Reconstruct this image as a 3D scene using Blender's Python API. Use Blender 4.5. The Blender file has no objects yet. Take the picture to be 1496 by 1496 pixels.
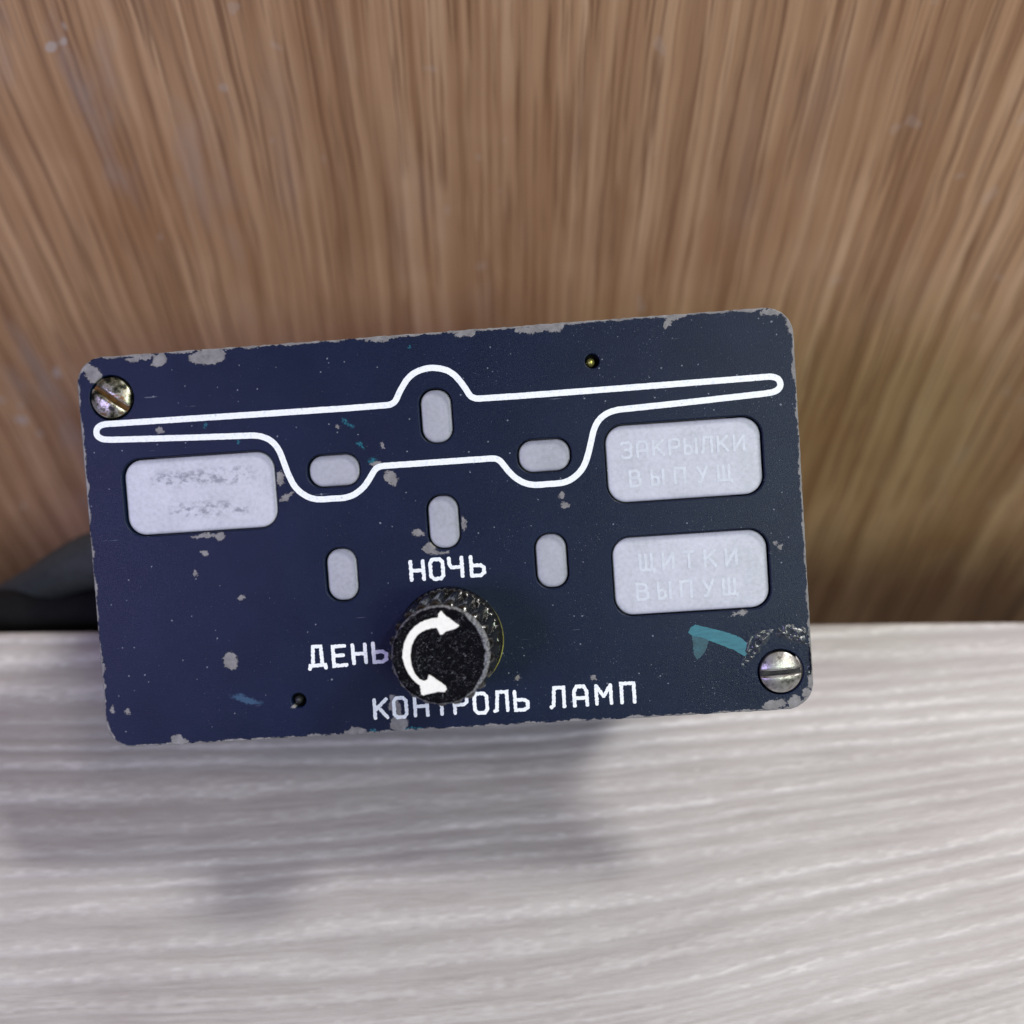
import bpy, bmesh, math, random
import numpy as np
from mathutils import Matrix, Vector

random.seed(7)
scene = bpy.context.scene
COL = scene.collection
R = math.radians

# ------------------------------------------------------------------ camera
CAM_H = 0.178
cam_d = bpy.data.cameras.new('camera')
cam = bpy.data.objects.new('camera', cam_d)
COL.objects.link(cam)
cam.location = (0, 0, CAM_H)
cam.rotation_euler = (R(90 - 51), 0, 0)
cam_d.sensor_width = 36.0
cam_d.lens = 36.0 * 1500 / 1496
cam_d.clip_start = 0.005
cam_d.clip_end = 50
cam_d.dof.use_dof = True
cam_d.dof.focus_distance = 0.1555
cam_d.dof.aperture_fstop = 10.5
scene.camera = cam

# ------------------------------------------------------------------ world and lamps
world = bpy.data.worlds.new('World')
scene.world = world
world.use_nodes = True
bg = world.node_tree.nodes['Background']
bg.inputs['Color'].default_value = (0.80, 0.84, 0.92, 1)
bg.inputs['Strength'].default_value = 0.07


def area(name, loc, target, size, power, color, size_y=None):
    d = bpy.data.lights.new(name, 'AREA')
    d.shape = 'RECTANGLE'
    d.size = size
    d.size_y = size_y or size
    d.energy = power
    d.color = color
    o = bpy.data.objects.new(name, d)
    COL.objects.link(o)
    o.location = loc
    o.rotation_euler = (Vector(target) - Vector(loc)).to_track_quat('-Z', 'Y').to_euler()
    return o


area('key_lamp', (0.68, 0.38, 1.02), (0, 0.08, 0), 0.18, 11.0, (1.0, 0.985, 0.95))
area('left_lamp', (-0.66, -0.56, 0.66), (0, 0.09, 0.03), 0.27, 5.3, (0.54, 0.47, 1.0))
area('right_lamp', (0.40, -0.60, 0.74), (0, 0.09, 0.03), 0.27, 4.6, (0.86, 1.0, 0.84))
area('high_fill', (0.66, -0.34, 1.40), (0, 0.12, 0), 0.40, 6.2, (1.0, 0.92, 0.84))  # unseen fill added high in front to brighten the lower wall

scene.view_settings.view_transform = 'Standard'
scene.view_settings.look = 'None'
scene.view_settings.gamma = 1
scene.view_settings.exposure = 0.0
scene.view_settings.use_curve_mapping = False
scene.cycles.use_denoising = True
scene.cycles.max_bounces = 6


# ------------------------------------------------------------------ node helpers
class NT:
    def __init__(self, name):
        self.m = bpy.data.materials.new(name)
        self.m.use_nodes = True
        self.t = self.m.node_tree
        self.b = self.t.nodes['Principled BSDF']

    def n(self, kind, **kw):
        nd = self.t.nodes.new(kind)
        for k, v in kw.items():
            setattr(nd, k, v)
        return nd

    def put(self, sock, v):
        if hasattr(v, 'is_output'):
            self.t.links.new(v, sock)
        elif isinstance(v, (tuple, list)):
            if len(v) == 3 and len(sock.default_value) == 4:
                v = (*v, 1)
            sock.default_value = v
        else:
            sock.default_value = v

    def set(self, **kw):
        for k, v in kw.items():
            self.put(self.b.inputs[k.replace('_', ' ')], v)

    def math(self, op, a, b=0.0, c=None, clamp=False):
        nd = self.n('ShaderNodeMath', operation=op, use_clamp=clamp)
        self.put(nd.inputs[0], a)
        self.put(nd.inputs[1], b)
        if c is not None:
            self.put(nd.inputs[2], c)
        return nd.outputs[0]

    def vmath(self, op, a, b=(0, 0, 0), scale=None):
        nd = self.n('ShaderNodeVectorMath', operation=op)
        self.put(nd.inputs[0], a)
        self.put(nd.inputs[1], b)
        if scale is not None:
            self.put(nd.inputs['Scale'], scale)
        return nd.outputs['Value'] if op in ('LENGTH', 'DOT_PRODUCT', 'DISTANCE') else nd.outputs['Vector']

    def objco(self, scale=(1000, 1000, 1000), loc=(0, 0, 0), rot=(0, 0, 0)):
        tc = self.n('ShaderNodeTexCoord')
        return self.mapping(tc.outputs['Object'], scale, loc, rot)

    def mapping(self, v, scale=(1, 1, 1), loc=(0, 0, 0), rot=(0, 0, 0), vt='POINT'):
        mp = self.n('ShaderNodeMapping', vector_type=vt)
        self.put(mp.inputs['Vector'], v)
        mp.inputs['Scale'].default_value = scale
        mp.inputs['Location'].default_value = loc
        mp.inputs['Rotation'].default_value = rot
        return mp.outputs[0]

    def noise(self, v, scale=1.0, detail=3.0, rough=0.55, dist=0.0, color=False):
        nd = self.n('ShaderNodeTexNoise')
        self.put(nd.inputs['Vector'], v)
        nd.inputs['Scale'].default_value = scale
        nd.inputs['Detail'].default_value = detail
        nd.inputs['Roughness'].default_value = rough
        nd.inputs['Distortion'].default_value = dist
        return nd.outputs['Color' if color else 'Fac']

    def ramp(self, fac, stops, interp='LINEAR'):
        nd = self.n('ShaderNodeValToRGB')
        cr = nd.color_ramp
        cr.interpolation = interp
        while len(cr.elements) < len(stops):
            cr.elements.new(0.5)
        for e, (p, c) in zip(cr.elements, stops):
            e.position = p
            e.color = (*c, 1) if len(c) == 3 else c
        self.put(nd.inputs[0], fac)
        return nd.outputs[0]

    def step(self, v, lo, hi, a=0.0, b=1.0):
        nd = self.n('ShaderNodeMapRange', interpolation_type='SMOOTHSTEP')
        self.put(nd.inputs['Value'], v)
        nd.inputs['From Min'].default_value = lo
        nd.inputs['From Max'].default_value = hi
        nd.inputs['To Min'].default_value = a
        nd.inputs['To Max'].default_value = b
        return nd.outputs[0]

    def mix(self, fac, a, b, blend='MIX'):
        nd = self.n('ShaderNodeMix', data_type='RGBA', blend_type=blend)
        self.put(nd.inputs[0], fac)
        self.put(nd.inputs[6], a)
        self.put(nd.inputs[7], b)
        return nd.outputs[2]

    def bump(self, h, strength=0.3, dist=0.0001, normal=None):
        nd = self.n('ShaderNodeBump')
        nd.inputs['Strength'].default_value = strength
        nd.inputs['Distance'].default_value = dist
        self.put(nd.inputs['Height'], h)
        if normal is not None:
            self.put(nd.inputs['Normal'], normal)
        return nd.outputs[0]


def link(name, mesh, mat, parent=None, smooth=True, kind=None):
    o = bpy.data.objects.new(name, mesh)
    COL.objects.link(o)
    if mat:
        mesh.materials.clear()
        mesh.materials.append(mat)
    if parent:
        o.parent = parent
    if smooth:
        mesh.polygons.foreach_set('use_smooth', [True] * len(mesh.polygons))
    if kind:
        o['kind'] = kind
    return o


def pyd(name, verts, faces, S=0.001):
    me = bpy.data.meshes.new(name)
    me.from_pydata([(x * S, y * S, z * S) for x, y, z in verts], [], faces)
    me.validate()
    me.update()
    return me


# ------------------------------------------------------------------ numpy value noise
def vnoise(u, v, seed):
    rs = np.random.RandomState(seed)
    g = rs.rand(256, 256)
    iu, iv = np.floor(u).astype(int), np.floor(v).astype(int)
    fu, fv = u - iu, v - iv
    fu = fu * fu * (3 - 2 * fu)
    fv = fv * fv * (3 - 2 * fv)
    a = g[iu & 255, iv & 255]
    b = g[(iu + 1) & 255, iv & 255]
    c = g[iu & 255, (iv + 1) & 255]
    d = g[(iu + 1) & 255, (iv + 1) & 255]
    return (a * (1 - fu) + b * fu) * (1 - fv) + (c * (1 - fu) + d * fu) * fv - 0.5


# ------------------------------------------------------------------ table: pale grey brushed plank
def build_table():
    ye = 0.1143
    xs = np.unique(np.concatenate([np.linspace(-0.40, -0.13, 40), np.arange(-0.13, 0.1301, 0.00026), np.linspace(0.13, 0.40, 40)]).round(6))
    vs = np.unique(np.concatenate([np.linspace(-0.16, 0.030, 60), np.arange(0.030, ye - 0.0012, 0.00022)]).round(6))
    X, V = np.meshgrid(xs, vs)
    u, v = X * 1000, V * 1000          # millimetres
    # grain lines swing away from the camera towards the right end
    near = np.clip((114.3 - v) / 55, 0, 1.6)
    bend = (0.07 + 0.16 * near) * (np.sqrt((u - 8) ** 2 + 30 ** 2) + (u - 8)) * 0.5
    slope_left = -0.04 * np.clip(-u - 10, 0, 200) * np.clip(near - 0.5, 0, 1) * -1.0
    w = v - bend + slope_left
    w = w + 2.6 * vnoise(u / 70, w / 14, 1) + 1.0 * vnoise(u / 26, w / 6, 2) + 0.35 * vnoise(u / 7, w / 2.5, 3)
    lam = 4.3
    ph = w / lam + 1.7 * vnoise(w / 12 + 40, u / 200, 4) + 0.5 * vnoise(w / 5 + 11, u / 60, 14)
    ph = ph + 0.10 * vnoise(u / 1.6, w / 0.6, 5) + 0.05 * vnoise(u / 0.5, w / 0.3, 15)
    fr = ph - np.floor(ph)
    ridge_amp = 0.15 + 1.5 * (vnoise(np.floor(ph) * 7.3 + 3, u / 90, 6) + 0.5)
    saw = np.where(fr < 0.30, fr / 0.30, 1 - (fr - 0.30) / 0.70)      # steep near side, slow far side
    saw = saw * saw * (3 - 2 * saw)
    fine = vnoise(u / 9, w / 0.55, 7) + 0.6 * vnoise(u / 4, w / 0.28, 8)
    broad = vnoise(u / 60, w / 11, 9)
    fleck = np.clip(vnoise(u / 1.6, w / 0.5, 10) + 0.6 * (saw - 0.55), 0, 1)
    smooth_zone = np.clip((50 - v + 5 * vnoise(u / 30, v / 20, 11)) / 8, 0, 1)   # tighter rings close to the camera
    fr2 = (w / 1.25 + 0.5 * vnoise(u / 20, w / 2, 12)) % 1.0
    saw2 = np.where(fr2 < 0.3, fr2 / 0.3, 1 - (fr2 - 0.3) / 0.7)
    mixr = saw * ridge_amp * (1 - 0.7 * smooth_zone) + 0.42 * saw2 * smooth_zone
    height = 0.15 * mixr + 0.03 * fine + 0.06 * fleck
    grain = 0.50 + 0.30 * (mixr - 0.45) + 0.22 * fine + 0.30 * broad + 0.40 * fleck * (saw > 0.4)
    Z = height * 0.001 - 0.0002
    ny, nx = X.shape
    rows = [np.stack([X, V, Z], -1)]
    gr = [grain]
    last = rows[0][-1].copy()
    for k in range(1, 6):                      # rounded back arris, then the back face
        a = k / 5 * math.pi / 2
        r = last.copy()
        r[:, 1] = (ye - 0.0012) + 0.0012 * math.sin(a)
        r[:, 2] = last[:, 2] * math.cos(a) - 0.0012 * (1 - math.cos(a))
        rows.append(r[None])
        gr.append(grain[-1:])
    for z in (-0.022,):
        r = last.copy()
        r[:, 1] = ye
        r[:, 2] = z
        rows.append(r[None])
        gr.append(grain[-1:])
    r = last.copy()
    r[:, 1] = -0.16
    r[:, 2] = -0.022
    rows.append(r[None])
    gr.append(grain[-1:])
    P = np.concatenate(rows, 0)
    G = np.concatenate(gr, 0)
    n2 = P.shape[0]
    idx = np.arange(n2 * nx).reshape(n2, nx)
    q = np.stack([idx[:-1, :-1], idx[:-1, 1:], idx[1:, 1:], idx[1:, :-1]], -1).reshape(-1, 4)
    me = bpy.data.meshes.new('table')
    me.vertices.add(n2 * nx)
    me.vertices.foreach_set('co', P.reshape(-1).astype(np.float32))
    me.loops.add(q.size)
    me.loops.foreach_set('vertex_index', q.reshape(-1).astype(np.int32))
    me.polygons.add(len(q))
    me.polygons.foreach_set('loop_start', np.arange(0, q.size, 4, dtype=np.int32))
    me.polygons.foreach_set('loop_total', np.full(len(q), 4, dtype=np.int32))
    at = me.attributes.new('grain', 'FLOAT', 'POINT')
    at.data.foreach_set('value', G.reshape(-1).astype(np.float32))
    me.update()
    me.validate()
    T = NT('pale_grey_wood')
    a = T.n('ShaderNodeAttribute', attribute_name='grain')
    c = T.objco()
    fib = T.noise(T.mapping(c, (0.45, 3.6, 1)), 1.0, 6, 0.72)
    pat = T.noise(T.mapping(c, (0.03, 0.05, 1)), 1.0, 3)
    g = T.math('ADD', a.outputs['Fac'], T.math('MULTIPLY', T.math('SUBTRACT', fib, 0.5), 0.42))
    col = T.ramp(g, [(0.05, (0.295, 0.275, 0.262)), (0.42, (0.400, 0.381, 0.366)), (0.72, (0.465, 0.450, 0.434)), (1.0, (0.585, 0.570, 0.553))])
    tint = T.ramp(pat, [(0.3, (0.93, 0.90, 0.92)), (0.7, (1, 1, 1))])
    col = T.mix(1.0, col, tint, 'MULTIPLY')
    T.set(Base_Color=col, Roughness=0.55, Normal=T.bump(fib, 0.35, 0.00012))
    o = link('table', me, T.m, kind='structure')
    o.rotation_euler = (0, 0, R(0.68))
    return o


build_table()


# ------------------------------------------------------------------ wall: brown veneer board behind
def build_wall():
    y0, y1, z0, z1, xw = 0.1895, 0.2055, -0.32, 0.24, 0.55
    bm = bmesh.new()
    bmesh.ops.create_cube(bm, size=1.0)
    for vtx in bm.verts:
        vtx.co.x *= 2 * xw
        vtx.co.y = y0 if vtx.co.y < 0 else y1
        vtx.co.z = z0 if vtx.co.z < 0 else z1
    bmesh.ops.bevel(bm, geom=bm.edges[:], offset=0.001, segments=2, affect='EDGES')
    me = bpy.data.meshes.new('wall')
    bm.to_mesh(me)
    bm.free()
    T = NT('brown_veneer')
    c = T.objco()
    wob = T.noise(T.mapping(c, (0.02, 1, 0.012)), 1.0, 3, 0.5, color=True)
    c2 = T.vmath('ADD', c, T.mapping(wob, (4.5, 0, 0)))
    wob2 = T.noise(T.mapping(c, (0.10, 1, 0.05)), 1.0, 2, 0.5, color=True)
    c2 = T.vmath('ADD', c2, T.mapping(wob2, (0.9, 0, 0)))
    s1 = T.noise(T.mapping(c2, (0.24, 1, 0.0030)), 1.0, 5, 0.62)
    s2 = T.noise(T.mapping(c2, (0.80, 1, 0.007), (40, 0, 0)), 1.0, 4, 0.62)
    s3 = T.noise(T.mapping(c2, (2.6, 1, 0.09), (9, 0, 3)), 1.0, 3, 0.6)
    por = T.noise(T.mapping(c2, (1.3, 1, 0.03), (3, 0, 8)), 1.0, 2, 0.5)
    g = T.math('ADD', T.math('MULTIPLY', s1, 0.52), T.math('ADD', T.math('MULTIPLY', s2, 0.42), T.math('MULTIPLY', s3, 0.06)))
    col = T.ramp(g, [(0.37, (0.25, 0.118, 0.055)), (0.45, (0.41, 0.225, 0.112)), (0.53, (0.55, 0.325, 0.172)), (0.60, (0.66, 0.415, 0.235)), (0.70, (0.74, 0.50, 0.30))])
    col = T.mix(T.step(por, 0.54, 0.66, 0, 0.72), col, (0.20, 0.095, 0.045))
    hue = T.noise(T.mapping(c, (0.025, 1, 0.02), (5, 0, 2)), 1.0, 3)
    col = T.mix(T.step(hue, 0.42, 0.66, 0, 0.35), col, (0.33, 0.15, 0.058))
    # grey scuffs on the left half and a few pale knocks
    sc = T.noise(T.mapping(c2, (0.07, 1, 0.022), (1.3, 0, 7.7)), 1.0, 6, 0.65)
    sx = T.n('ShaderNodeSeparateXYZ')
    T.put(sx.inputs[0], c)
    left = T.step(sx.outputs[0], -40, -85, 0.25, 1)
    col = T.mix(T.math('MULTIPLY', T.step(sc, 0.52, 0.72, 0, 0.5), left), col, (0.42, 0.35, 0.31))
    kn = T.noise(T.mapping(c, (0.16, 1, 0.13), (6, 0, 1)), 1.0, 1)
    col = T.mix(T.math('MULTIPLY', T.step(kn, 0.735, 0.76, 0, 0.7), left), col, (0.55, 0.47, 0.42))
    T.set(Base_Color=col, Roughness=0.48, Normal=T.bump(g, 0.25, 0.0003))
    return link('wall', me, T.m, kind='structure', smooth=False)


build_wall()

# ------------------------------------------------------------------ the control unit (panel frame, millimetres)
root = bpy.data.objects.new('control_unit', None)
COL.objects.link(root)
root.matrix_world = Matrix(((0.99686, -0.06813, -0.04031, -0.01071),
                            (0.02446, 0.74933, -0.66175, 0.09682),
                            (0.07529, 0.65869, 0.74864, 0.05353),
                            (0, 0, 0, 1)))
root.empty_display_size = 0.01
root['label'] = 'dark navy aircraft indicator panel with white aircraft outline, wedged behind the pale plank'
root['category'] = 'control panel'

HW, HH = 55.0, 30.55
CHIPS = [(-52.26, 27.86, 1.59, 1.27, -40), (-53.21, 29.05, 0.85, 0.85, 0), (-41.76, 29.35, 1.38, 1.06, 30), (-34.3, 29.36, 3.17, 1.38, 4), (-37.18, -0.76, 0.63, 0.42, 0), (-42.66, 18.58, 0.85, 0.42, 0), (-24.41, 9.95, 0.63, 1.48, 0), (-23.63, 7.06, 1.48, 0.42, 25), (-37.25, 1.85, 2.33, 0.42, 4), (-34.57, 1.68, 0.85, 0.63, 0), (-7.24, 8.73, 0.95, 1.38, 40), (-3.62, 0.17, 1.06, 0.63, -20), (-2.09, -2.33, 1.16, 0.95, 0), (-0.45, -3.15, 1.48, 0.32, 0), (3.38, 1.12, 0.42, 1.06, 0), (18.77, 4.44, 0.53, 0.53, 0), (19.09, 2.88, 0.74, 0.42, 0), (-9.47, 11.13, 0.74, 0.53, 0), (36.38, 29.48, 0.63, 1.27, -30), (37.86, 30.19, 1.48, 0.53, 10), (16.65, 30.01, 3.7, 0.63, 4), (19.35, 29.94, 1.48, 0.74, 0), (-34.42, -17.81, 1.38, 1.48, 0), (-38.84, -3.76, 0.42, 0.42, 0), (-31.91, -8.05, 0.63, 0.32, 10), (-51.42, -24.89, 0.53, 0.42, 0), (-53.68, -24.43, 0.42, 0.53, 0), (-43.43, -29.91, 1.59, 0.95, -20), (-54.9, -17.73, 0.63, 1.06, 0), (-15.64, -30.07, 1.9, 0.74, 4), (-8.83, -29.32, 1.48, 1.38, 0), (-9.27, -26.61, 0.95, 2.12, 10), (48.97, -29.69, 2.12, 0.85, 10), (53.93, -28.01, 0.85, 0.63, 0), (54.74, -26.48, 0.63, 1.27, 0), (51.99, -29.37, 1.06, 1.06, 0), (5.69, 29.99, 1.9, 0.53, 4), (-6.9, 30.18, 3.17, 0.42, 4), (52.18, 29.84, 2.12, 0.63, 0), (54.63, 28.12, 0.74, 1.9, 10), (9.91, -30.7, 3.17, 0.42, 3), (-44.72, 29.91, 2.65, 0.42, 4), (-24.99, -25.69, 0.42, 0.32, 0), (50.49, -4.95, 0.42, 0.21, 0), (44.52, -15.34, 1.48, 0.32, 3), (51.07, -5.61, 0.42, 0.32, 0), (9.9, -23.16, 0.42, 0.42, 0), (21.66, -23.86, 0.53, 0.42, 0), (-8.31, 13.97, 0.32, 0.53, 30), (-14.85, 17.26, 0.42, 0.21, 0)]
TEAL = [(-34.02, -16.97, 0.32, 0.53, 0), (-12.95, -30.05, 0.53, 0.42, 0), (-7.08, -30.28, 2.65, 0.32, 3), (-13.34, 17.58, 1.27, 0.32, -35), (-11.57, 14.2, 0.95, 0.42, -60), (-9.85, 11.77, 0.85, 0.53, 0), (-3.12, 28.55, 0.32, 0.21, 0), (-35.44, 18.81, 0.53, 0.32, 0), (-30.41, 16.03, 0.32, 0.32, 0)]


def paint_material():
    T = NT('worn_navy_paint')
    c = T.objco()
    xy = T.vmath('MULTIPLY', c, (1, 1, 0))
    jit = T.noise(xy, 1.0, 6, 0.78, color=True)
    jit = T.vmath('MULTIPLY', T.vmath('SUBTRACT', jit, (0.5, 0.5, 0.5)), (2.4, 2.4, 0))
    pj = T.vmath('ADD', xy, jit)

    def field(items):
        d = None
        for x, y, a, b, g in items:
            src = pj
            if d is not None:      # carry the running minimum in z so the nodes run one after another
                nd = T.n('ShaderNodeVectorMath', operation='MULTIPLY_ADD')
                T.put(nd.inputs[0], d)
                nd.inputs[1].default_value = (0, 0, 1)
                T.put(nd.inputs[2], pj)
                src = nd.outputs['Vector']
            v = T.vmath('LENGTH', T.mapping(src, (a * 0.95, b * 0.95, 1e6), (x, y, 0), (0, 0, R(g)), 'TEXTURE'))
            d = v if d is None else T.math('MINIMUM', d, v)
        return d
    chip = T.step(field(CHIPS), 1.0, 0.9)
    teal = T.math('MULTIPLY', T.step(field(TEAL), 1.05, 0.6), T.step(T.noise(xy, 3.0, 3), 0.35, 0.6))
    # faint blue smear left of the lower hole
    sm = T.vmath('LENGTH', T.mapping(pj, (3.0, 0.7, 1), (-32.42, -24.06, 0), (0, 0, R(-18)), 'TEXTURE'))
    smear = T.math('MULTIPLY', T.step(sm, 1.05, 0.5), 0.30)
    # distance to the rounded outline
    q = T.vmath('SUBTRACT', T.vmath('ABSOLUTE', xy), (HW - 4.2, HH - 4.2, 0))
    sd = T.math('SUBTRACT', T.vmath('LENGTH', T.vmath('MAXIMUM', q, (0, 0, 0))), 4.2)
    en = T.math('ADD', T.math('MULTIPLY', T.noise(xy, 0.30, 2), 1.5), T.math('MULTIPLY', T.noise(xy, 1.9, 5, 0.75), 1.1))
    wear = T.step(T.math('ADD', sd, T.math('MULTIPLY', T.math('SUBTRACT', en, 1.03), 1.0)), -0.10, 0.02)
    chip = T.math('MAXIMUM', chip, wear)
    # dust and pinhead specks, thicker to the right
    sx = T.n('ShaderNodeSeparateXYZ')
    T.put(sx.inputs[0], c)
    dens = T.step(sx.outputs[0], -30, 50, 0.0, 0.06)
    spk = T.noise(xy, 4.2, 1, 0.4)
    clus = T.math('MULTIPLY', T.math('SUBTRACT', T.noise(xy, 0.14, 3), 0.5), 0.25)
    speck = T.step(T.math('ADD', T.math('ADD', spk, dens), clus), 0.765, 0.85, 0, 0.5)
    spk2 = T.noise(T.mapping(xy, (1, 1, 1), (31, 17, 0)), 1.6, 0, 0.4)
    speck2 = T.step(spk2, 0.825, 0.85, 0, 0.6)
    scr = T.noise(T.mapping(xy, (0.16, 3.0, 1), (2, 4, 0), (0, 0, R(35))), 1.0, 2, 0.4)
    scratch = T.math('MULTIPLY', T.step(scr, 0.755, 0.79), 0.35)
    cloud = T.noise(xy, 0.10, 4)
    base = T.ramp(cloud, [(0.3, (0.0022, 0.0066, 0.0245)), (0.7, (0.0040, 0.0098, 0.0330))])
    rub = T.noise(xy, 2.4, 5, 0.7)
    sparkle = T.noise(xy, 6.5, 2, 0.5)
    base = T.mix(T.math('MULTIPLY', T.step(sparkle, 0.60, 0.74), T.step(sx.outputs[0], -45, 40, 0.05, 0.30)), base, (0.10, 0.135, 0.15))  # fine sparkle of the satin paint put into the colour, stronger rightwards
    base = T.mix(T.step(T.noise(xy, 3.6, 5, 0.8), 0.50, 0.80, 0, 0.06), base, (0.07, 0.12, 0.15))
    col = T.mix(T.math('MAXIMUM', T.math('MAXIMUM', speck, speck2), scratch), base, (0.24, 0.27, 0.32))
    col = T.mix(smear, col, (0.10, 0.22, 0.36))
    col = T.mix(T.math('MULTIPLY', teal, 0.6), col, (0.02, 0.20, 0.26))
    gv = T.noise(xy, 0.7, 4, 0.6)
    grey = T.ramp(gv, [(0.3, (0.135, 0.13, 0.13)), (0.7, (0.25, 0.245, 0.245))])
    col = T.mix(chip, col, grey)
    fine = T.noise(c, 5.5, 3, 0.6)
    # roughened paint around the lower right screw
    dg = T.vmath('DISTANCE', xy, (49.5, -22.5, 0))
    gl = T.math('MULTIPLY', T.step(dg, 10, 3.5), T.noise(xy, 1.5, 4, 0.6))
    hgt = T.math('SUBTRACT', T.math('ADD', T.math('MULTIPLY', fine, 0.85), T.math('MULTIPLY', gl, 2.2)), T.math('MULTIPLY', chip, 0.8))
    T.set(Base_Color=col, Roughness=T.step(rub, 0.3, 0.7, 0.33, 0.42), Normal=T.bump(hgt, 0.45, 0.0001))
    T.b.inputs['Specular IOR Level'].default_value = 0.19
    return T.m


M_PAINT = paint_material()


def plain(name, col, rough=0.5, metal=0.0, var=0.0, scale=2.0, bump=0.0, bscale=6.0, spec=0.5):
    T = NT(name)
    c = T.objco()
    if var:
        f = T.noise(c, scale, 4, 0.6)
        lo = tuple(x * (1 - var) for x in col)
        hi = tuple(min(1, x * (1 + var)) for x in col)
        T.set(Base_Color=T.ramp(f, [(0.3, lo), (0.7, hi)]))
    else:
        T.set(Base_Color=col)
    T.set(Roughness=rough, Metallic=metal)
    T.b.inputs['Specular IOR Level'].default_value = spec
    if bump:
        T.set(Normal=T.bump(T.noise(c, bscale, 4, 0.6), bump, 0.0001))
    return T.m


def lettering_material():
    T = NT('white_paint')
    c = T.objco()
    f = T.noise(c, 2.2, 4, 0.65)
    col = T.ramp(f, [(0.30, (0.62, 0.68, 0.72)), (0.45, (0.80, 0.84, 0.86)), (0.7, (0.86, 0.89, 0.90))])
    col = T.mix(T.step(T.noise(c, 1.15, 5, 0.7), 0.655, 0.71, 0, 0.75), col, (0.13, 0.15, 0.19))
    T.set(Base_Color=col,
          Roughness=0.55, Normal=T.bump(T.noise(c, 5, 3), 0.3, 0.0001))
    return T.m


M_WHITE = lettering_material()
M_HOUS = plain('dark_housing_metal', (0.020, 0.021, 0.023), 0.5, 0.0, 0.3, 0.3, 0.2)
M_KNOB = plain('black_plastic', (0.006, 0.006, 0.006), 0.16, 0.0, 0.5, 1.2, 0.4, 2.0, 0.8)
M_BRASS = plain('brass', (0.42, 0.40, 0.11), 0.4, 0.8, 0.3, 2.0, 0.2)
M_RUBBER = plain('grey_green_rubber', (0.030, 0.037, 0.033), 0.7, 0.0, 0.25, 0.5, 0.2, 2.0)
M_BLACK = plain('gap_black', (0.005, 0.005, 0.005), 0.85, 0.0, 0.3, 0.6, 0.2, 6.0, 0.2)  # near-black, also used as the shade in the gap behind the plank
M_TEAL = None


def rrect(cx, cy, w, h, r, n=10):
    pts = []
    for sx, sy, a0 in ((1, 1, 0), (-1, 1, 90), (-1, -1, 180), (1, -1, 270)):
        for k in range(n + 1):
            a = R(a0 + 90 * k / n)
            pts.append((cx + sx * (w / 2 - r) + r * math.cos(a), cy + sy * (h / 2 - r) + r * math.sin(a)))
    return pts


def circ(cx, cy, r, n=40):
    return [(cx + r * math.cos(2 * math.pi * k / n), cy + r * math.sin(2 * math.pi * k / n)) for k in range(n)]


def resample(pts, step, closed):
    P = [Vector(p[:2]) for p in pts]
    if closed:
        P.append(P[0].copy())
    out = []
    for a, b in zip(P[:-1], P[1:]):
        n = max(1, int((b - a).length / step))
        for k in range(n):
            out.append(a.lerp(b, k / n))
    if not closed:
        out.append(P[-1])
    return out


def plate_mesh(name, outer, holes, z0, z1, bevel):
    """outer contour with real openings, given thickness and a small rounded arris"""
    cu = bpy.data.curves.new(name, 'CURVE')
    cu.dimensions = '2D'
    cu.fill_mode = 'BOTH'
    for loop in [outer] + holes:
        sp = cu.splines.new('POLY')
        sp.points.add(len(loop) - 1)
        for p, (x, y) in zip(sp.points, loop):
            p.co = (x * 0.001, y * 0.001, 0, 1)
        sp.use_cyclic_u = True
    cu.extrude = ((z1 - z0) / 2 - bevel) * 0.001
    cu.bevel_depth = bevel * 0.001
    cu.bevel_resolution = 2
    cu.offset = -bevel * 0.001
    tmp = bpy.data.objects.new('tmp', cu)
    COL.objects.link(tmp)
    dg = bpy.context.evaluated_depsgraph_get()
    me = bpy.data.meshes.new_from_object(tmp.evaluated_get(dg))
    bpy.data.objects.remove(tmp)
    bpy.data.curves.remove(cu)
    me.transform(Matrix.Translation((0, 0, (z0 + z1) / 2 * 0.001)))
    return me


WIN = [(-37.15, 8.42, 24.1, 12.1), (37.52, 8.53, 23.9, 12.1), (37.50, -8.70, 23.9, 12.3)]
OVAL = [(0.34, 17.79, 5.15, 8.45), (-16.05, 10.56, 8.3, 5.15), (16.40, 10.66, 8.3, 5.2),
        (0.31, 1.53, 5.15, 8.45), (-15.99, -5.56, 5.15, 8.4), (16.45, -5.51, 5.15, 8.6)]
SCREWS = [(-49.75, 24.12, -38, True), (50.13, -24.69, 2, False)]
PINS = [(24.6, 24.39, 1.1, True), (-24.23, -24.69, 1.15, False)]
KX, KY = 0.05, -16.6

outer = []
for p in resample(rrect(0, 0, 2 * HW, 2 * HH, 4.2, 12), 0.55, True):
    d = Vector((p.x / HW, p.y / HH)).normalized()
    top = abs(p.y) > HH - 0.6
    j = random.uniform(-0.10, 0.04) if top else random.uniform(-0.05, 0.02)
    outer.append((p.x + d.x * j, p.y + d.y * j))
holes = [rrect(x, y, w, h, 3.0) for x, y, w, h in WIN] + [rrect(x, y, w, h, 2.35) for x, y, w, h in OVAL]
holes += [circ(x, y, 3.45) for x, y, a, t in SCREWS] + [circ(x, y, r, 24) for x, y, r, t in PINS]
fp = plate_mesh('faceplate', outer, holes, -1.8, 0.0, 0.16)
o = link('faceplate', fp, M_PAINT, root, smooth=False)

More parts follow.
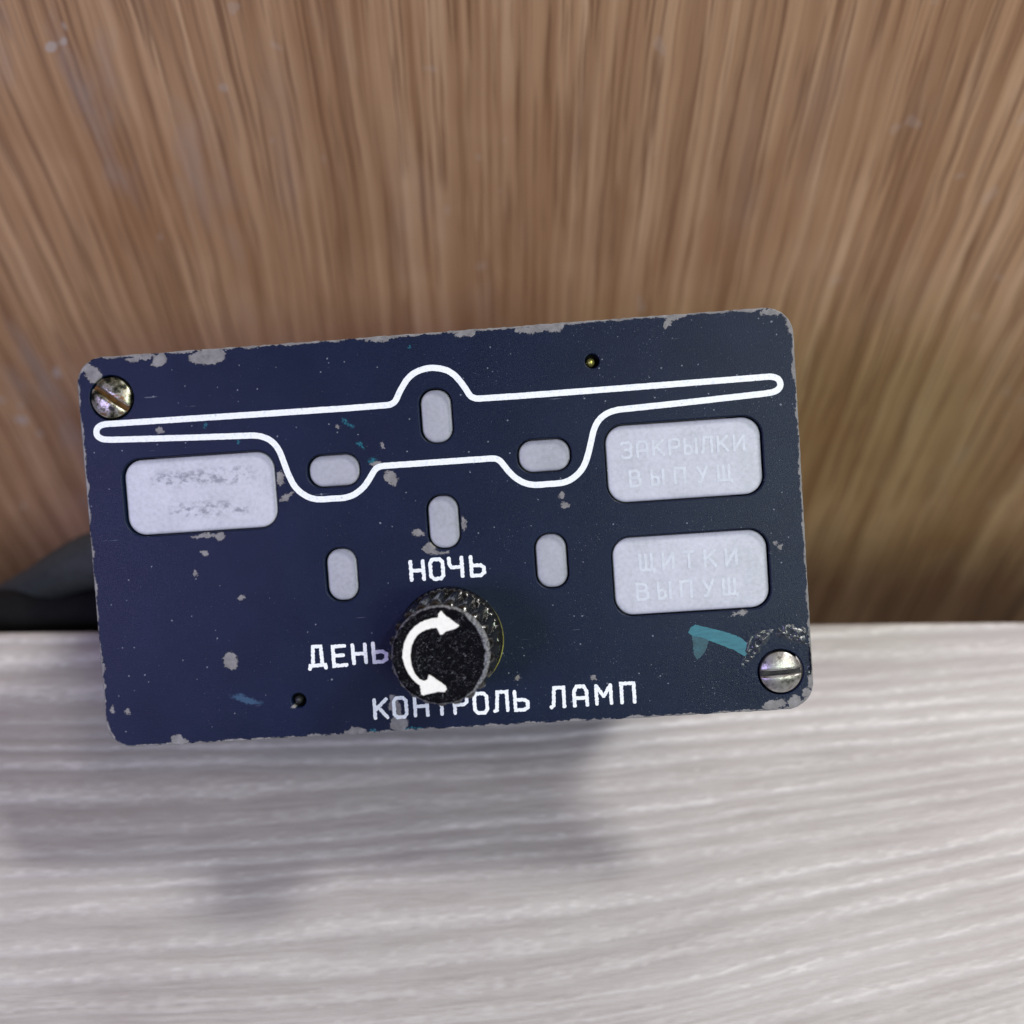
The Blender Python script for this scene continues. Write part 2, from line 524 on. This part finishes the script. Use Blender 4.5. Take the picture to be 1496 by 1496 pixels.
# housing behind the plate: wedged between the plank's back edge and the brown board
bm = bmesh.new()
bmesh.ops.create_cube(bm, size=1.0)
for v in bm.verts:
    v.co = Vector((v.co.x * 92, v.co.y * 39.2, -1.9 if v.co.z > 0 else -114.6)) * 0.001
bmesh.ops.bevel(bm, geom=bm.edges[:], offset=0.0015, segments=3, affect='EDGES')
me = bpy.data.meshes.new('housing')
bm.to_mesh(me)
bm.free()
link('housing', me, M_HOUS, root, smooth=False)
# thin black backing sheet seen in the gaps round lenses and screws
bk = plate_mesh('backing_sheet', rrect(0, 0, 106, 57, 3.5), [], -2.6, -1.95, 0.05)
link('backing_sheet', bk, M_BLACK, root, smooth=False)


# ---- lenses
def lens_material(name, smudge=False, tone=1.0):
    T = NT(name)
    c = T.objco()
    f = T.noise(c, 1.5, 5, 0.65)
    f2 = T.noise(c, 0.16, 3, 0.5)
    col = T.ramp(T.math('ADD', T.math('MULTIPLY', f, 0.6), T.math('MULTIPLY', f2, 0.4)),
                 [(p, tuple(q * tone for q in k)) for p, k in ((0.32, (0.40, 0.42, 0.46)), (0.50, (0.49, 0.505, 0.56)), (0.68, (0.56, 0.57, 0.64)))])
    if smudge:
        sx = T.n('ShaderNodeSeparateXYZ')
        T.put(sx.inputs[0], c)
        x, y = sx.outputs[0], sx.outputs[1]
        b1 = T.math('MULTIPLY', T.step(T.math('ABSOLUTE', T.math('SUBTRACT', y, 10.9)), 1.9, 0.5), T.step(T.math('ABSOLUTE', T.math('SUBTRACT', x, -36.8)), 9.3, 6.5))
        b2 = T.math('MULTIPLY', T.step(T.math('ABSOLUTE', T.math('SUBTRACT', y, 6.0)), 1.7, 0.5), T.step(T.math('ABSOLUTE', T.math('SUBTRACT', x, -36.0)), 7.2, 5.0))
        sn = T.noise(T.mapping(c, (0.9, 1.1, 1), (3, 3, 0), (0, 0, R(-14))), 1.0, 4, 0.62)
        sm = T.math('MULTIPLY', T.math('MAXIMUM', b1, b2), T.step(sn, 0.44, 0.66, 0, 0.72))
        col = T.mix(sm, col, (0.15, 0.16, 0.19))
    T.set(Base_Color=col, Roughness=0.45, Normal=T.bump(T.noise(c, 1.6, 4, 0.6), 0.15, 0.0001))
    T.b.inputs['Subsurface Weight'].default_value = 0.25
    T.b.inputs['Subsurface Radius'].default_value = (1, 1, 1)
    T.b.inputs['Subsurface Scale'].default_value = 0.0012
    return T.m


M_LENS = lens_material('milky_plastic')
M_LENS_O = lens_material('shaded_milky_plastic', False, 0.72)  # shade of the deeper oval recesses put into a darker tone
M_LENS_S = lens_material('smudged_milky_plastic', True)


def lens(name, x, y, w, h, r, mat, ztop=-0.62):
    rings = []
    n = 10
    prof = [(0.20, -1.78), (0.20, ztop - 0.34), (0.25, ztop - 0.16), (0.40, ztop - 0.05), (0.70, ztop - 0.01), (1.2, ztop)]
    V, Fc = [], []
    for ins, z in prof:
        rr = max(r - ins, 0.4)
        V += [(px, py, z) for px, py in rrect(x, y, w - 2 * ins, h - 2 * ins, rr, n)]
    m = 4 * (n + 1)
    for k in range(len(prof) - 1):
        for i in range(m):
            j = (i + 1) % m
            Fc.append((k * m + i, k * m + j, (k + 1) * m + j, (k + 1) * m + i))
    Fc.append(tuple((len(prof) - 1) * m + i for i in range(m)))
    return link(name, pyd(name, V, Fc), mat, root)


lensL = lens('window_lens', *WIN[0], 3.0, M_LENS_S)
lensL['label'] = 'wide milky lens at upper left with smudged dark remains of lettering'
lensA = lens('window_lens', *WIN[1], 3.0, M_LENS)
lensA['label'] = 'upper of the two wide milky lenses on the right'
lensB = lens('window_lens', *WIN[2], 3.0, M_LENS)
lensB['label'] = 'lower of the two wide milky lenses on the right'
for x, y, w, h in OVAL:
    lens('indicator_lens', x, y, w, h, 2.35, M_LENS_O)


# ---- painted strokes
def ribbon(V, Fc, pts, width, z, closed=False, jit=0.08, step=0.16, caps=True, thick=0.05):
    P = resample(pts, step, closed)
    n = len(P)
    L_, R_ = [], []
    ph = random.uniform(0, 99)
    for i in range(n):
        a = P[i - 1] if (closed or i > 0) else P[i]
        b = P[(i + 1) % n] if (closed or i < n - 1) else P[i]
        t1 = (P[i] - a)
        t2 = (b - P[i])
        t1 = t1.normalized() if t1.length > 1e-9 else t2.normalized()
        t2 = t2.normalized() if t2.length > 1e-9 else t1
        t = (t1 + t2)
        t = t.normalized() if t.length > 1e-6 else t1
        nrm = Vector((-t.y, t.x))
        c = max(0.62, abs(t.dot(t1)))
        hw = width / 2 / c
        hl = hw * (1 + jit * (0.6 * math.sin(ph + i * 0.9) * random.random() + random.uniform(-.7, .7)))
        hr = hw * (1 + jit * (0.6 * math.sin(ph + i * 1.3) * random.random() + random.uniform(-.7, .7)))
        L_.append(P[i] + nrm * hl)
        R_.append(P[i] - nrm * hr)
    base = len(V)
    zs = [z + (0.0 if closed else 0.0045 * i / max(1, n - 1)) for i in range(n)]   # strokes that cross never share a plane
    for p, zz in zip(L_, zs):
        V.append((p.x, p.y, zz))
    for p, zz in zip(R_, zs):
        V.append((p.x, p.y, zz))
    rng = n if closed else n - 1
    for i in range(rng):
        j = (i + 1) % n
        Fc.append((base + i, base + n + i, base + n + j, base + j))
    lowb = len(V)
    for p in L_ + R_:
        V.append((p.x, p.y, z - thick))
    for i in range(rng):
        j = (i + 1) % n
        Fc.append((base + i, base + j, lowb + j, lowb + i))
        Fc.append((base + n + j, base + n + i, lowb + n + i, lowb + n + j))
    if not closed and caps:
        for e, s in ((0, -1), (n - 1, 1)):
            a, b = L_[e], R_[e]
            c = (a + b) / 2
            d = (b - a) / 2
            t = Vector((-d.y, d.x)) * s
            idx = [base + e]
            for k in range(1, 6):
                ang = math.pi * k / 6
                q = c - d * math.cos(ang) + t * math.sin(ang) * 0.7
                V.append((q.x, q.y, zs[e]))
                idx.append(len(V) - 1)
            idx.append(base + n + e)
            Fc.append(tuple(idx if s < 0 else idx[::-1]))


def catmull(pts, n=6, closed=True):
    P = [Vector(p) for p in pts]
    out = []
    N = len(P)
    for i in range(N):
        p0, p1, p2, p3 = P[i - 1], P[i], P[(i + 1) % N], P[(i + 2) % N]
        if (p2 - p1).length > 3.5:
            out += [p1.lerp(p2, k / n) for k in range(n)]
            continue
        m1 = (p2 - p0).normalized() * (p2 - p1).length
        m2 = (p3 - p1).normalized() * (p2 - p1).length
        for k in range(n):
            t = k / n
            out.append((2 * t**3 - 3 * t**2 + 1) * p1 + (t**3 - 2 * t**2 + t) * m1 + (-2 * t**3 + 3 * t**2) * p2 + (t**3 - t**2) * m2)
    return [(p.x, p.y) for p in out]


half = [(1.2, 25.0), (2.4, 24.62), (3.25, 24.07), (3.98, 23.32), (5.05, 21.75), (5.67, 20.62), (6.26, 20.15), (7.15, 19.97), (13.8, 19.93), (29.2, 20.0), (50.1, 20.14),
        (51.3, 20.10), (52.17, 19.78), (52.55, 19.12), (52.42, 18.41), (51.77, 17.92), (50.75, 17.72), (49.3, 17.63), (37.7, 17.14), (29.0, 16.83), (27.7, 16.74), (26.5, 16.42), (25.47, 15.83), (24.73, 15.03), (24.16, 13.95), (23.70, 12.45), (23.15, 10.6), (22.4, 8.8), (21.65, 7.8), (20.75, 7.05), (19.8, 6.56), (18.68, 6.30), (16.6, 6.27), (14.6, 6.29), (13.25, 6.63), (12.3, 7.18), (11.55, 7.78), (10.8, 8.66), (10.15, 9.58), (9.65, 10.25), (9.05, 10.63), (8.1, 10.75)]
path = [(0.0, 25.14)] + half + [(-x, y) for x, y in reversed(half)]
V, Fc = [], []
ribbon(V, Fc, catmull(path), 0.93, 0.07, closed=True, jit=0.04, step=0.25, thick=0.09)
link('aircraft_outline', pyd('aircraft_outline', V, Fc), M_WHITE, root, smooth=False)

W = 0.64
GL = {
    'Н': [[(0, 0), (0, 1)], [(W, 0), (W, 1)], [(0, .5), (W, .5)]],
    'О': [[(.14, 0), (0, .16), (0, .84), (.14, 1), (W - .14, 1), (W, .84), (W, .16), (W - .14, 0), 'c']],
    'Ч': [[(0, 1), (0, .66), (.10, .5), (W, .5)], [(W, 0), (W, 1)]],
    'Ь': [[(0, 1), (0, 0), (.46, 0), (W, .12), (W, .40), (.46, .52), (0, .52)]],
    'Д': [[(-.12, -.16), (-.06, .02), (W + .06, .02), (W + .10, -.16)], [(.06, .02), (.14, 1), (.54, 1), (.56, .02)]],
    'Е': [[(W, 1), (0, 1), (0, 0), (W + .04, 0)], [(0, .52), (.54, .52)]],
    'К': [[(0, 0), (0, 1)], [(W, 1), (.02, .44)], [(.22, .56), (W + .02, 0)]],
    'Т': [[(0, 1), (W, 1)], [(W / 2, 1), (W / 2, 0)]],
    'Р': [[(0, 0), (0, 1), (.46, 1), (W, .88), (W, .58), (.46, .46), (0, .46)]],
    'Л': [[(-.04, .0), (.08, .08), (.16, 1), (W, 1), (W, 0)]],
    'А': [[(0, 0), (0, .74), (.14, 1), (.50, 1), (W, .74), (W, 0)], [(0, .40), (W, .40)]],
    'М': [[(0, 0), (0, 1)], [(0, .97), (.37, .40)], [(.37, .40), (.74, .97)], [(.74, 1), (.74, 0)]],
    'П': [[(0, 0), (0, 1), (W, 1), (W, 0)]],
    'З': [[(0, .88), (.14, 1), (.48, 1), (W, .86), (W, .64), (.48, .52), (.22, .52)], [(.48, .52), (W, .38), (W, .14), (.48, 0), (.12, 0), (0, .12)]],
    'Ы': [[(0, 1), (0, 0), (.30, 0), (.42, .12), (.42, .40), (.30, .52), (0, .52)], [(.74, 0), (.74, 1)]],
    'И': [[(0, 1), (0, 0)], [(0, .05), (W, .95)], [(W, 1), (W, 0)]],
    'В': [[(0, 0), (0, 1), (.44, 1), (.58, .88), (.58, .66), (.44, .54), (0, .54)], [(.44, .54), (W, .40), (W, .12), (.46, 0), (0, 0)]],
    'У': [[(0, 1), (.34, .40)], [(W, 1), (.22, 0), (.04, 0)]],
    'Щ': [[(0, 1), (0, 0), (.86, 0), (.88, -.16)], [(.36, 1), (.36, 0)], [(.72, 1), (.72, 0)]],
}


def word(name, letters, centres, hgt, stroke, mat, parent, z=0.05, rot=0.0, jit=0.24, dz=0.006, thick=0.05):
    V, Fc = [], []
    k = 0
    for ch, (cx, cy) in zip(letters, centres):
        st = GL[ch]
        xs = [p[0] for s in st for p in s if p != 'c']
        mid = W / 2 if max(xs) < 0.70 else max(xs) / 2
        for s in st:
            cl = s[-1] == 'c'
            pts = []
            for (x, y) in (s[:-1] if cl else s):
                lx, ly = (x - mid) * hgt, (min(y, 1) - 0.5) * hgt
                pts.append((cx + lx * math.cos(rot) - ly * math.sin(rot), cy + lx * math.sin(rot) + ly * math.cos(rot)))
            ribbon(V, Fc, pts, stroke, z + dz * (k % 4), closed=cl, jit=jit, step=0.12, thick=thick)
            k += 1
    return link(name, pyd(name, V, Fc), mat, parent, smooth=False)


word('lettering', 'НОЧЬ', [(-4.28, -5.66), (-1.25, -5.62), (1.70, -5.52), (5.05, -5.5)], 3.0, 0.56, M_WHITE, root, 0.05, 0.008)['label'] = 'white word НОЧЬ above the knob'
word('lettering', 'ДЕНЬ', [(-20.65, -17.95), (-17.3, -18.1), (-14.2, -17.97), (-11.0, -17.9)], 3.0, 0.56, M_WHITE, root, 0.05, 0.012)['label'] = 'white word ДЕНЬ left of the knob'
word('lettering', 'КОНТРОЛЬ', [(-11.48, -26.74), (-8.45, -26.72), (-5.2, -26.72), (-2.01, -26.72), (0.98, -26.72), (4.08, -26.78), (7.22, -26.72), (10.35, -26.68)], 3.0, 0.54, M_WHITE, root, 0.05)['label'] = 'white word КОНТРОЛЬ partly hidden below the knob'
word('lettering', 'ЛАМП', [(15.98, -26.6), (19.49, -26.58), (23.05, -26.54), (26.76, -26.55)], 3.0, 0.54, M_WHITE, root, 0.05)['label'] = 'white word ЛАМП at the bottom right of the lettering'

M_GHOST = plain('faded_pale_print', (0.55, 0.583, 0.635), 0.5, 0, 0.08, 1.2)


def row(n, x0, x1, y):
    return [(x0 + (x1 - x0) * k / (n - 1), y) for k in range(n)]


zt = -0.62 + 0.010
word('faded_print', 'ЗАКРЫЛКИ', row(8, 28.9, 46.0, 10.6), 2.3, 0.42, M_GHOST, lensA, zt, 0.0, 0.35, 0.007, 0.012)
word('faded_print', 'ВЫПУЩ', row(5, 30.0, 43.6, 6.2), 2.3, 0.42, M_GHOST, lensA, zt, 0.0, 0.35, 0.007, 0.012)
word('faded_print', 'ЩИТКИ', row(5, 31.0, 43.8, -6.7), 2.4, 0.44, M_GHOST, lensB, zt, 0.0, 0.35, 0.007, 0.012)
word('faded_print', 'ВЫПУЩ', row(5, 30.0, 43.4, -11.2), 2.4, 0.44, M_GHOST, lensB, zt, 0.0, 0.35, 0.007, 0.012)


# ---- turquoise paint dab by the lower right screw
def teal_material():
    T = NT('turquoise_paint')
    c = T.objco()
    f = T.noise(T.mapping(c, (0.5, 2.4, 1), (0, 0, 0), (0, 0, R(18))), 1.0, 4, 0.6)
    T.set(Base_Color=T.ramp(f, [(0.3, (0.012, 0.105, 0.145)), (0.7, (0.022, 0.17, 0.215))]), Roughness=0.5)
    return T.m


M_TEAL = teal_material()


def flat_patch(name, pts, z0, z1, mat, jit=0.0):
    P = resample(pts, 0.2, True) if jit else [Vector(p) for p in pts]
    n = len(P)
    V = [(p.x + random.uniform(-jit, jit), p.y + random.uniform(-jit, jit), z1) for p in P]
    V += [(x, y, z0) for x, y, z in V]
    Fc = [tuple(range(n))] + [(i, n + i, n + (i + 1) % n, (i + 1) % n) for i in range(n)]
    return link(name, pyd(name, V, Fc), mat, root, smooth=False)


flat_patch('paint_mark', [(36.52, -17.79), (36.98, -16.98), (37.7, -16.67), (39.47, -17.2), (41.79, -17.91), (43.41, -18.57), (44.49, -19.13), (45.14, -19.8), (45.73, -20.47), (45.33, -21.43), (44.88, -21.97), (44.21, -21.58), (43.28, -20.89), (41.66, -20.15), (40.03, -19.42), (38.68, -18.77), (37.73, -18.43), (37.17, -18.4)], -0.01, 0.04, M_TEAL, 0.04)['label'] = 'turquoise paint dab beside the lower right screw'
M_TEAL2 = plain('thin_turquoise_paint', (0.012, 0.065, 0.09), 0.5, 0, 0.4, 1.2)
flat_patch('paint_smear', [(37.03, -18.3), (37.72, -18.3), (38.68, -18.6), (39.52, -19.1), (39.22, -20.22), (38.82, -21.04), (38.23, -21.64), (37.51, -22.09), (37.21, -21.22)], -0.01, 0.025, M_TEAL2, 0.07)

# ---- lump of rough paint round the lower right screw
V, Fc = [], []
na, nr = 90, 22
for i in range(na + 1):
    a = R(-12 + 185 * i / na)
    rmid = 5.4 + 0.9 * max(0, math.sin(a * 1.0 + 0.5)) - 0.5 * (i / na < 0.12)
    for j in range(nr + 1):
        s = j / nr
        wdt = 1.15 + 0.45 * math.sin(i * 0.21)
        r = rmid + (s - 0.5) * 2 * wdt
        x, y = 50.13 + r * math.cos(a), -24.69 + r * math.sin(a)
        env = math.sin(math.pi * s) * min(1, i / 8, (na - i) / 8)
        nz = float(vnoise(np.array([x * 1.7]), np.array([y * 1.7]), 21)[0] + 0.6 * vnoise(np.array([x * 3.7]), np.array([y * 3.7]), 22)[0])
        V.append((min(x, 54.7), y, -0.06 + env * (0.20 + 0.85 * nz)))
for i in range(na):
    for j in range(nr):
        b = i * (nr + 1) + j
        Fc.append((b, b + 1, b + nr + 2, b + nr + 1))
M_LUMP = plain('lumpy_grey_paint', (0.035, 0.042, 0.052), 0.24, 0.0, 0.7, 1.6, 0.5, 3.0, 0.7)
link('paint_lump', pyd('paint_lump', V, Fc), M_LUMP, root)


# ---- screws
def screw_material(rusty):
    T = NT('tarnished_screw_metal' if rusty else 'bright_screw_metal')
    c = T.objco()
    f = T.noise(c, 0.55, 4, 0.6)
    g = T.noise(c, 3.0, 3, 0.6)
    if rusty:
        col = T.ramp(f, [(0.42, (0.02, 0.022, 0.015)), (0.50, (0.20, 0.19, 0.13)), (0.58, (0.46, 0.46, 0.40)), (0.66, (0.26, 0.15, 0.07))])
    else:
        col = T.ramp(f, [(0.36, (0.10, 0.095, 0.09)), (0.47, (0.36, 0.34, 0.32)), (0.6, (0.50, 0.49, 0.47)), (0.75, (0.55, 0.56, 0.53))])
    T.set(Base_Color=col, Metallic=0.75, Roughness=0.36, Normal=T.bump(g, 0.35, 0.0001))
    return T.m


M_RUST = plain('rusty_slot', (0.13, 0.058, 0.008), 0.7, 0.1, 0.6, 1.2, 0.4)
M_SLOT = plain('dark_slot_grime', (0.02, 0.02, 0.02), 0.6, 0.2, 0.6, 1.6, 0.4)


def screw(x, y, ang, rusty):
    Rr, hgt, sw = 3.12, 1.15, 0.42
    V, Fc = [], []

    def dome(px, py):
        r = math.hypot(px, py) / Rr
        return 0.10 + hgt * math.sqrt(max(0, 1 - (r * 0.93) ** 2)) - 0.35
    for s in (1, -1):
        nu, nv = 28, 14
        b0 = len(V)
        for j in range(nv + 1):
            yy = sw + (Rr * 0.9995 - sw) * math.sin(j / nv * math.pi / 2)
            xm = math.sqrt(max(Rr * Rr - yy * yy, 1e-6))
            for i in range(nu + 1):
                xx = xm * math.sin((i / nu - 0.5) * math.pi)
                edge = 0.10 * max(0, 1 - (yy - sw) / 0.18)
                V.append((xx, s * yy, dome(xx, yy) - edge))
        for j in range(nv):
            for i in range(nu):
                a = b0 + j * (nu + 1) + i
                q = (a, a + 1, a + nu + 2, a + nu + 1)
                Fc.append(q if s > 0 else q[::-1])
        b1 = len(V)                       # slot wall
        for i in range(nu + 1):
            vx = V[b0 + i]
            V.append((vx[0], vx[1], -0.35))
        for i in range(nu):
            q = (b0 + i, b1 + i, b1 + i + 1, b0 + i + 1)
            Fc.append(q if s > 0 else q[::-1])
    n = 64                                # rim skirt
    b2 = len(V)
    for k in range(n):
        a = 2 * math.pi * k / n
        V.append((Rr * math.cos(a), Rr * math.sin(a), dome(Rr, 0) if abs(Rr * math.sin(a)) > sw else -0.35))
        V.append((Rr * math.cos(a), Rr * math.sin(a), -1.7))
    for k in range(n):
        j = (k + 1) % n
        Fc.append((b2 + 2 * k, b2 + 2 * k + 1, b2 + 2 * j + 1, b2 + 2 * j))
    ca, sa = math.cos(R(ang)), math.sin(R(ang))
    tr = lambda p: (x + p[0] * ca - p[1] * sa, y + p[0] * sa + p[1] * ca, p[2])
    o = link('screw', pyd('screw', [tr(p) for p in V], Fc), screw_material(rusty), root)
    o['label'] = 'rusty slotted screw in the upper left corner' if rusty else 'bright slotted screw in the lower right corner'
    fl = [(-Rr * 0.99, -sw - 0.05, -0.34), (Rr * 0.99, -sw - 0.05, -0.34), (Rr * 0.99, sw + 0.05, -0.34), (-Rr * 0.99, sw + 0.05, -0.34)]
    nseg = 16
    VV = []
    for i in range(nseg + 1):
        px = -Rr * 0.99 + 2 * Rr * 0.99 * i / nseg
        for yy in (-sw - 0.05, 0, sw + 0.05):
            VV.append(tr((px, yy, -0.24 + (random.uniform(-.08, .22) if yy == 0 else random.uniform(-.05, .1)))))
    FF = []
    for i in range(nseg):
        for j in range(2):
            a = i * 3 + j
            FF.append((a, a + 3, a + 4, a + 1))
    link('slot_floor', pyd('slot_floor', VV, FF), M_RUST if rusty else M_SLOT, o)


for s in SCREWS:
    screw(*s)

# ---- pins down the two small holes
for x, y, r, br in PINS:
    V = [(x - 0.25 + px * 0.62, y - 0.1 + py * 0.62, z) for z in (-1.8, -0.75) for px, py in circ(0, 0, 1, 16)]
    V.append((x - 0.25, y - 0.1, -0.5))
    Fc = [(i, (i + 1) % 16, 16 + (i + 1) % 16, 16 + i) for i in range(16)] + [(16 + i, 16 + (i + 1) % 16, 32) for i in range(16)]
    link('hole_pin', pyd('hole_pin', V, Fc), M_BRASS if br else M_HOUS, root)

# ---- knob
def knob_cap_material():
    T = NT('worn_black_knob_face')
    c = T.objco()
    xy = T.vmath('MULTIPLY', c, (1, 1, 0))
    r = T.vmath('DISTANCE', xy, (KX, KY, 0))
    nz = T.noise(xy, 0.9, 4, 0.65)
    nz2 = T.noise(xy, 3.2, 4, 0.7)
    sx = T.n('ShaderNodeSeparateXYZ')
    T.put(sx.inputs[0], c)
    side = T.step(sx.outputs[0], 2.5, 6.8, 0.0, 0.55)
    wear = T.step(T.math('ADD', T.math('ADD', r, side), T.math('MULTIPLY', nz, 0.9)), 7.20, 7.36, 0, 0.9)
    wear = T.math('MULTIPLY', wear, T.step(nz2, 0.38, 0.58, 0.1, 1))
    scratch_glint = T.math('MULTIPLY', T.step(T.noise(xy, 3.0, 3, 0.75, 2.0), 0.615, 0.66, 0, 1.0), T.step(T.noise(xy, 0.6, 2), 0.40, 0.52))  # scratch specks, with the glints of the bumpy face put into the colour
    col = T.mix(T.math('MAXIMUM', wear, scratch_glint), (0.002, 0.002, 0.003), (0.26, 0.265, 0.29))
    T.set(Base_Color=col, Roughness=T.step(nz, 0.3, 0.7, 0.16, 0.32), Normal=T.bump(nz2, 0.6, 0.0002))
    T.b.inputs['Specular IOR Level'].default_value = 0.04
    return T.m


def lathe(prof, nseg, rib=None):
    V, Fc = [], []
    for r, z, amp in prof:
        for k in range(nseg):
            a = 2 * math.pi * k / nseg
            rr = r
            if amp and rib:
                s = abs(math.sin(a * rib / 2)) ** 0.75
                rr = r - amp * (1 - s)
            V.append((KX + rr * math.cos(a), KY + rr * math.sin(a), z))
    m = len(prof)
    for i in range(m - 1):
        for k in range(nseg):
            j = (k + 1) % nseg
            Fc.append((i * nseg + k, i * nseg + j, (i + 1) * nseg + j, (i + 1) * nseg + k))
    Fc.append(tuple((m - 1) * nseg + k for k in range(nseg)))
    return V, Fc


NS = 21 * 16
V, Fc = lathe([(7.6, 2.3, 0.0), (7.9, 2.4, 0.8), (7.95, 3.0, 0.95), (7.85, 9.0, 1.0), (7.80, 11.0, 1.0), (7.66, 11.7, 0.95), (7.30, 12.15, 0.7), (6.8, 12.35, 0.2), (6.7, 12.4, 0.0)], NS, 21)
V2, F2 = lathe([(8.15, 0.42, 0.0), (8.2, 0.5, 0.0), (8.2, 0.9, 0.28), (8.12, 1.9, 0.28), (7.8, 2.35, 0.15), (7.3, 2.4, 0.0)], 46 * 8, 46)
Fc += [tuple(q + len(V) for q in fc) for fc in F2]
V += V2
kb = link('knob', pyd('knob', V, Fc), M_KNOB, root)
kb['label'] = 'round black ribbed knob with a white double-headed arrow'
V, Fc = lathe([(6.9, 11.9, 0), (7.0, 12.2, 0), (7.0, 13.3, 0), (6.92, 13.6, 0), (6.76, 13.76, 0), (6.5, 13.82, 0), (6.3, 13.80, 0), (6.1, 13.78, 0)], 128)
link('knob_face', pyd('knob_face', V, Fc), knob_cap_material(), kb)
ARROW = [(0.59, -10.24), (0.95, -10.79), (1.78, -11.46), (3.02, -12.5), (2.69, -12.79), (1.89, -13.03), (1.09, -13.19), (0.57, -13.59), (0.21, -13.59), (0.03, -13.13), (-0.15, -12.62), (-0.93, -12.64), (-1.87, -12.84), (-2.76, -13.31), (-3.38, -13.99), (-3.87, -14.89), (-4.13, -16.01), (-4.17, -17.01), (-4.07, -17.95), (-3.74, -18.9), (-3.15, -19.72), (-2.46, -20.05), (-2.02, -19.86), (-1.73, -19.23), (-1.42, -19.37), (-0.81, -19.86), (-0.13, -20.4), (0.54, -20.95), (0.61, -21.38), (0.34, -21.75), (-0.51, -21.67), (-1.37, -21.79), (-2.68, -22.04), (-3.06, -21.92), (-3.06, -21.38), (-3.12, -20.66), (-3.95, -19.89), (-4.6, -18.92), (-5.08, -17.74), (-5.31, -16.51), (-5.17, -15.38), (-4.83, -14.26), (-4.18, -13.15), (-3.41, -12.34), (-2.51, -11.76), (-1.48, -11.39), (-0.62, -11.26), (0.1, -11.21), (0.21, -10.64)]
M_CREAM = plain('cream_white_paint', (0.84, 0.83, 0.76), 0.5, 0, 0.07, 1.5, 0.3)
ar = flat_patch('arrow_mark', ARROW, 13.7, 13.92, M_CREAM, 0.035)
ar.parent = kb
V, Fc = lathe([(8.03, 0.02, 0), (8.03, 0.34, 0), (7.9, 0.42, 0)], 64)
V = [(x + 0.27, y - 0.16, z) for x, y, z in V]
link('brass_washer', pyd('brass_washer', V, Fc), M_BRASS, kb)


# ---- rubber boot leaving the housing, and a black tube added as gap shade
def tube(name, pts, radii, mat, nseg=20, bumpy=0.0):
    P = [Vector(p) for p in pts]
    fine, rad = [], []
    N = len(P)
    for i in range(N - 1):
        p0, p1, p2, p3 = P[max(i - 1, 0)], P[i], P[i + 1], P[min(i + 2, N - 1)]
        for k in range(10):
            t = k / 10
            fine.append(0.5 * ((2 * p1) + (-p0 + p2) * t + (2 * p0 - 5 * p1 + 4 * p2 - p3) * t * t + (-p0 + 3 * p1 - 3 * p2 + p3) * t**3))
            rad.append(radii[i] + (radii[i + 1] - radii[i]) * t)
    fine.append(P[-1])
    rad.append(radii[-1])
    inv = root.matrix_world.inverted()
    V, Fc = [], []
    for i, p in enumerate(fine):
        t = (fine[min(i + 1, len(fine) - 1)] - fine[max(i - 1, 0)]).normalized()
        a = t.cross(Vector((0, 0, 1))).normalized()
        b = t.cross(a)
        for k in range(nseg):
            an = 2 * math.pi * k / nseg
            V.append(tuple(inv @ (p + (a * math.cos(an) + b * math.sin(an)) * rad[i])))
    for i in range(len(fine) - 1):
        for k in range(nseg):
            j = (k + 1) % nseg
            Fc.append((i * nseg + k, i * nseg + j, (i + 1) * nseg + j, (i + 1) * nseg + k))
    Fc.append(tuple(range(nseg)))
    Fc.append(tuple((len(fine) - 1) * nseg + k for k in range(nseg)))
    return link(name, pyd(name, V, Fc, 1.0), mat, root)


tube('cable_boot', [(-0.052, 0.1290, 0.010), (-0.070, 0.1280, 0.0105), (-0.0886, 0.1275, 0.0040), (-0.104, 0.1300, -0.0075), (-0.1172, 0.1335, -0.0178), (-0.135, 0.140, -0.034), (-0.160, 0.150, -0.070), (-0.175, 0.155, -0.14)],
     [0.0068, 0.0066, 0.0058, 0.0042, 0.0028, 0.0026, 0.0026, 0.0026], M_RUBBER)
tube('gap_shade', [(-0.052, 0.1330, -0.009), (-0.075, 0.1270, -0.0095), (-0.100, 0.1250, -0.0110), (-0.123, 0.1255, -0.0150), (-0.150, 0.130, -0.026), (-0.175, 0.135, -0.06), (-0.185, 0.138, -0.14)],  # black tube put where only shade fills the gap behind the plank
     [0.0062, 0.0062, 0.0060, 0.0054, 0.0050, 0.0048, 0.0048], M_BLACK)
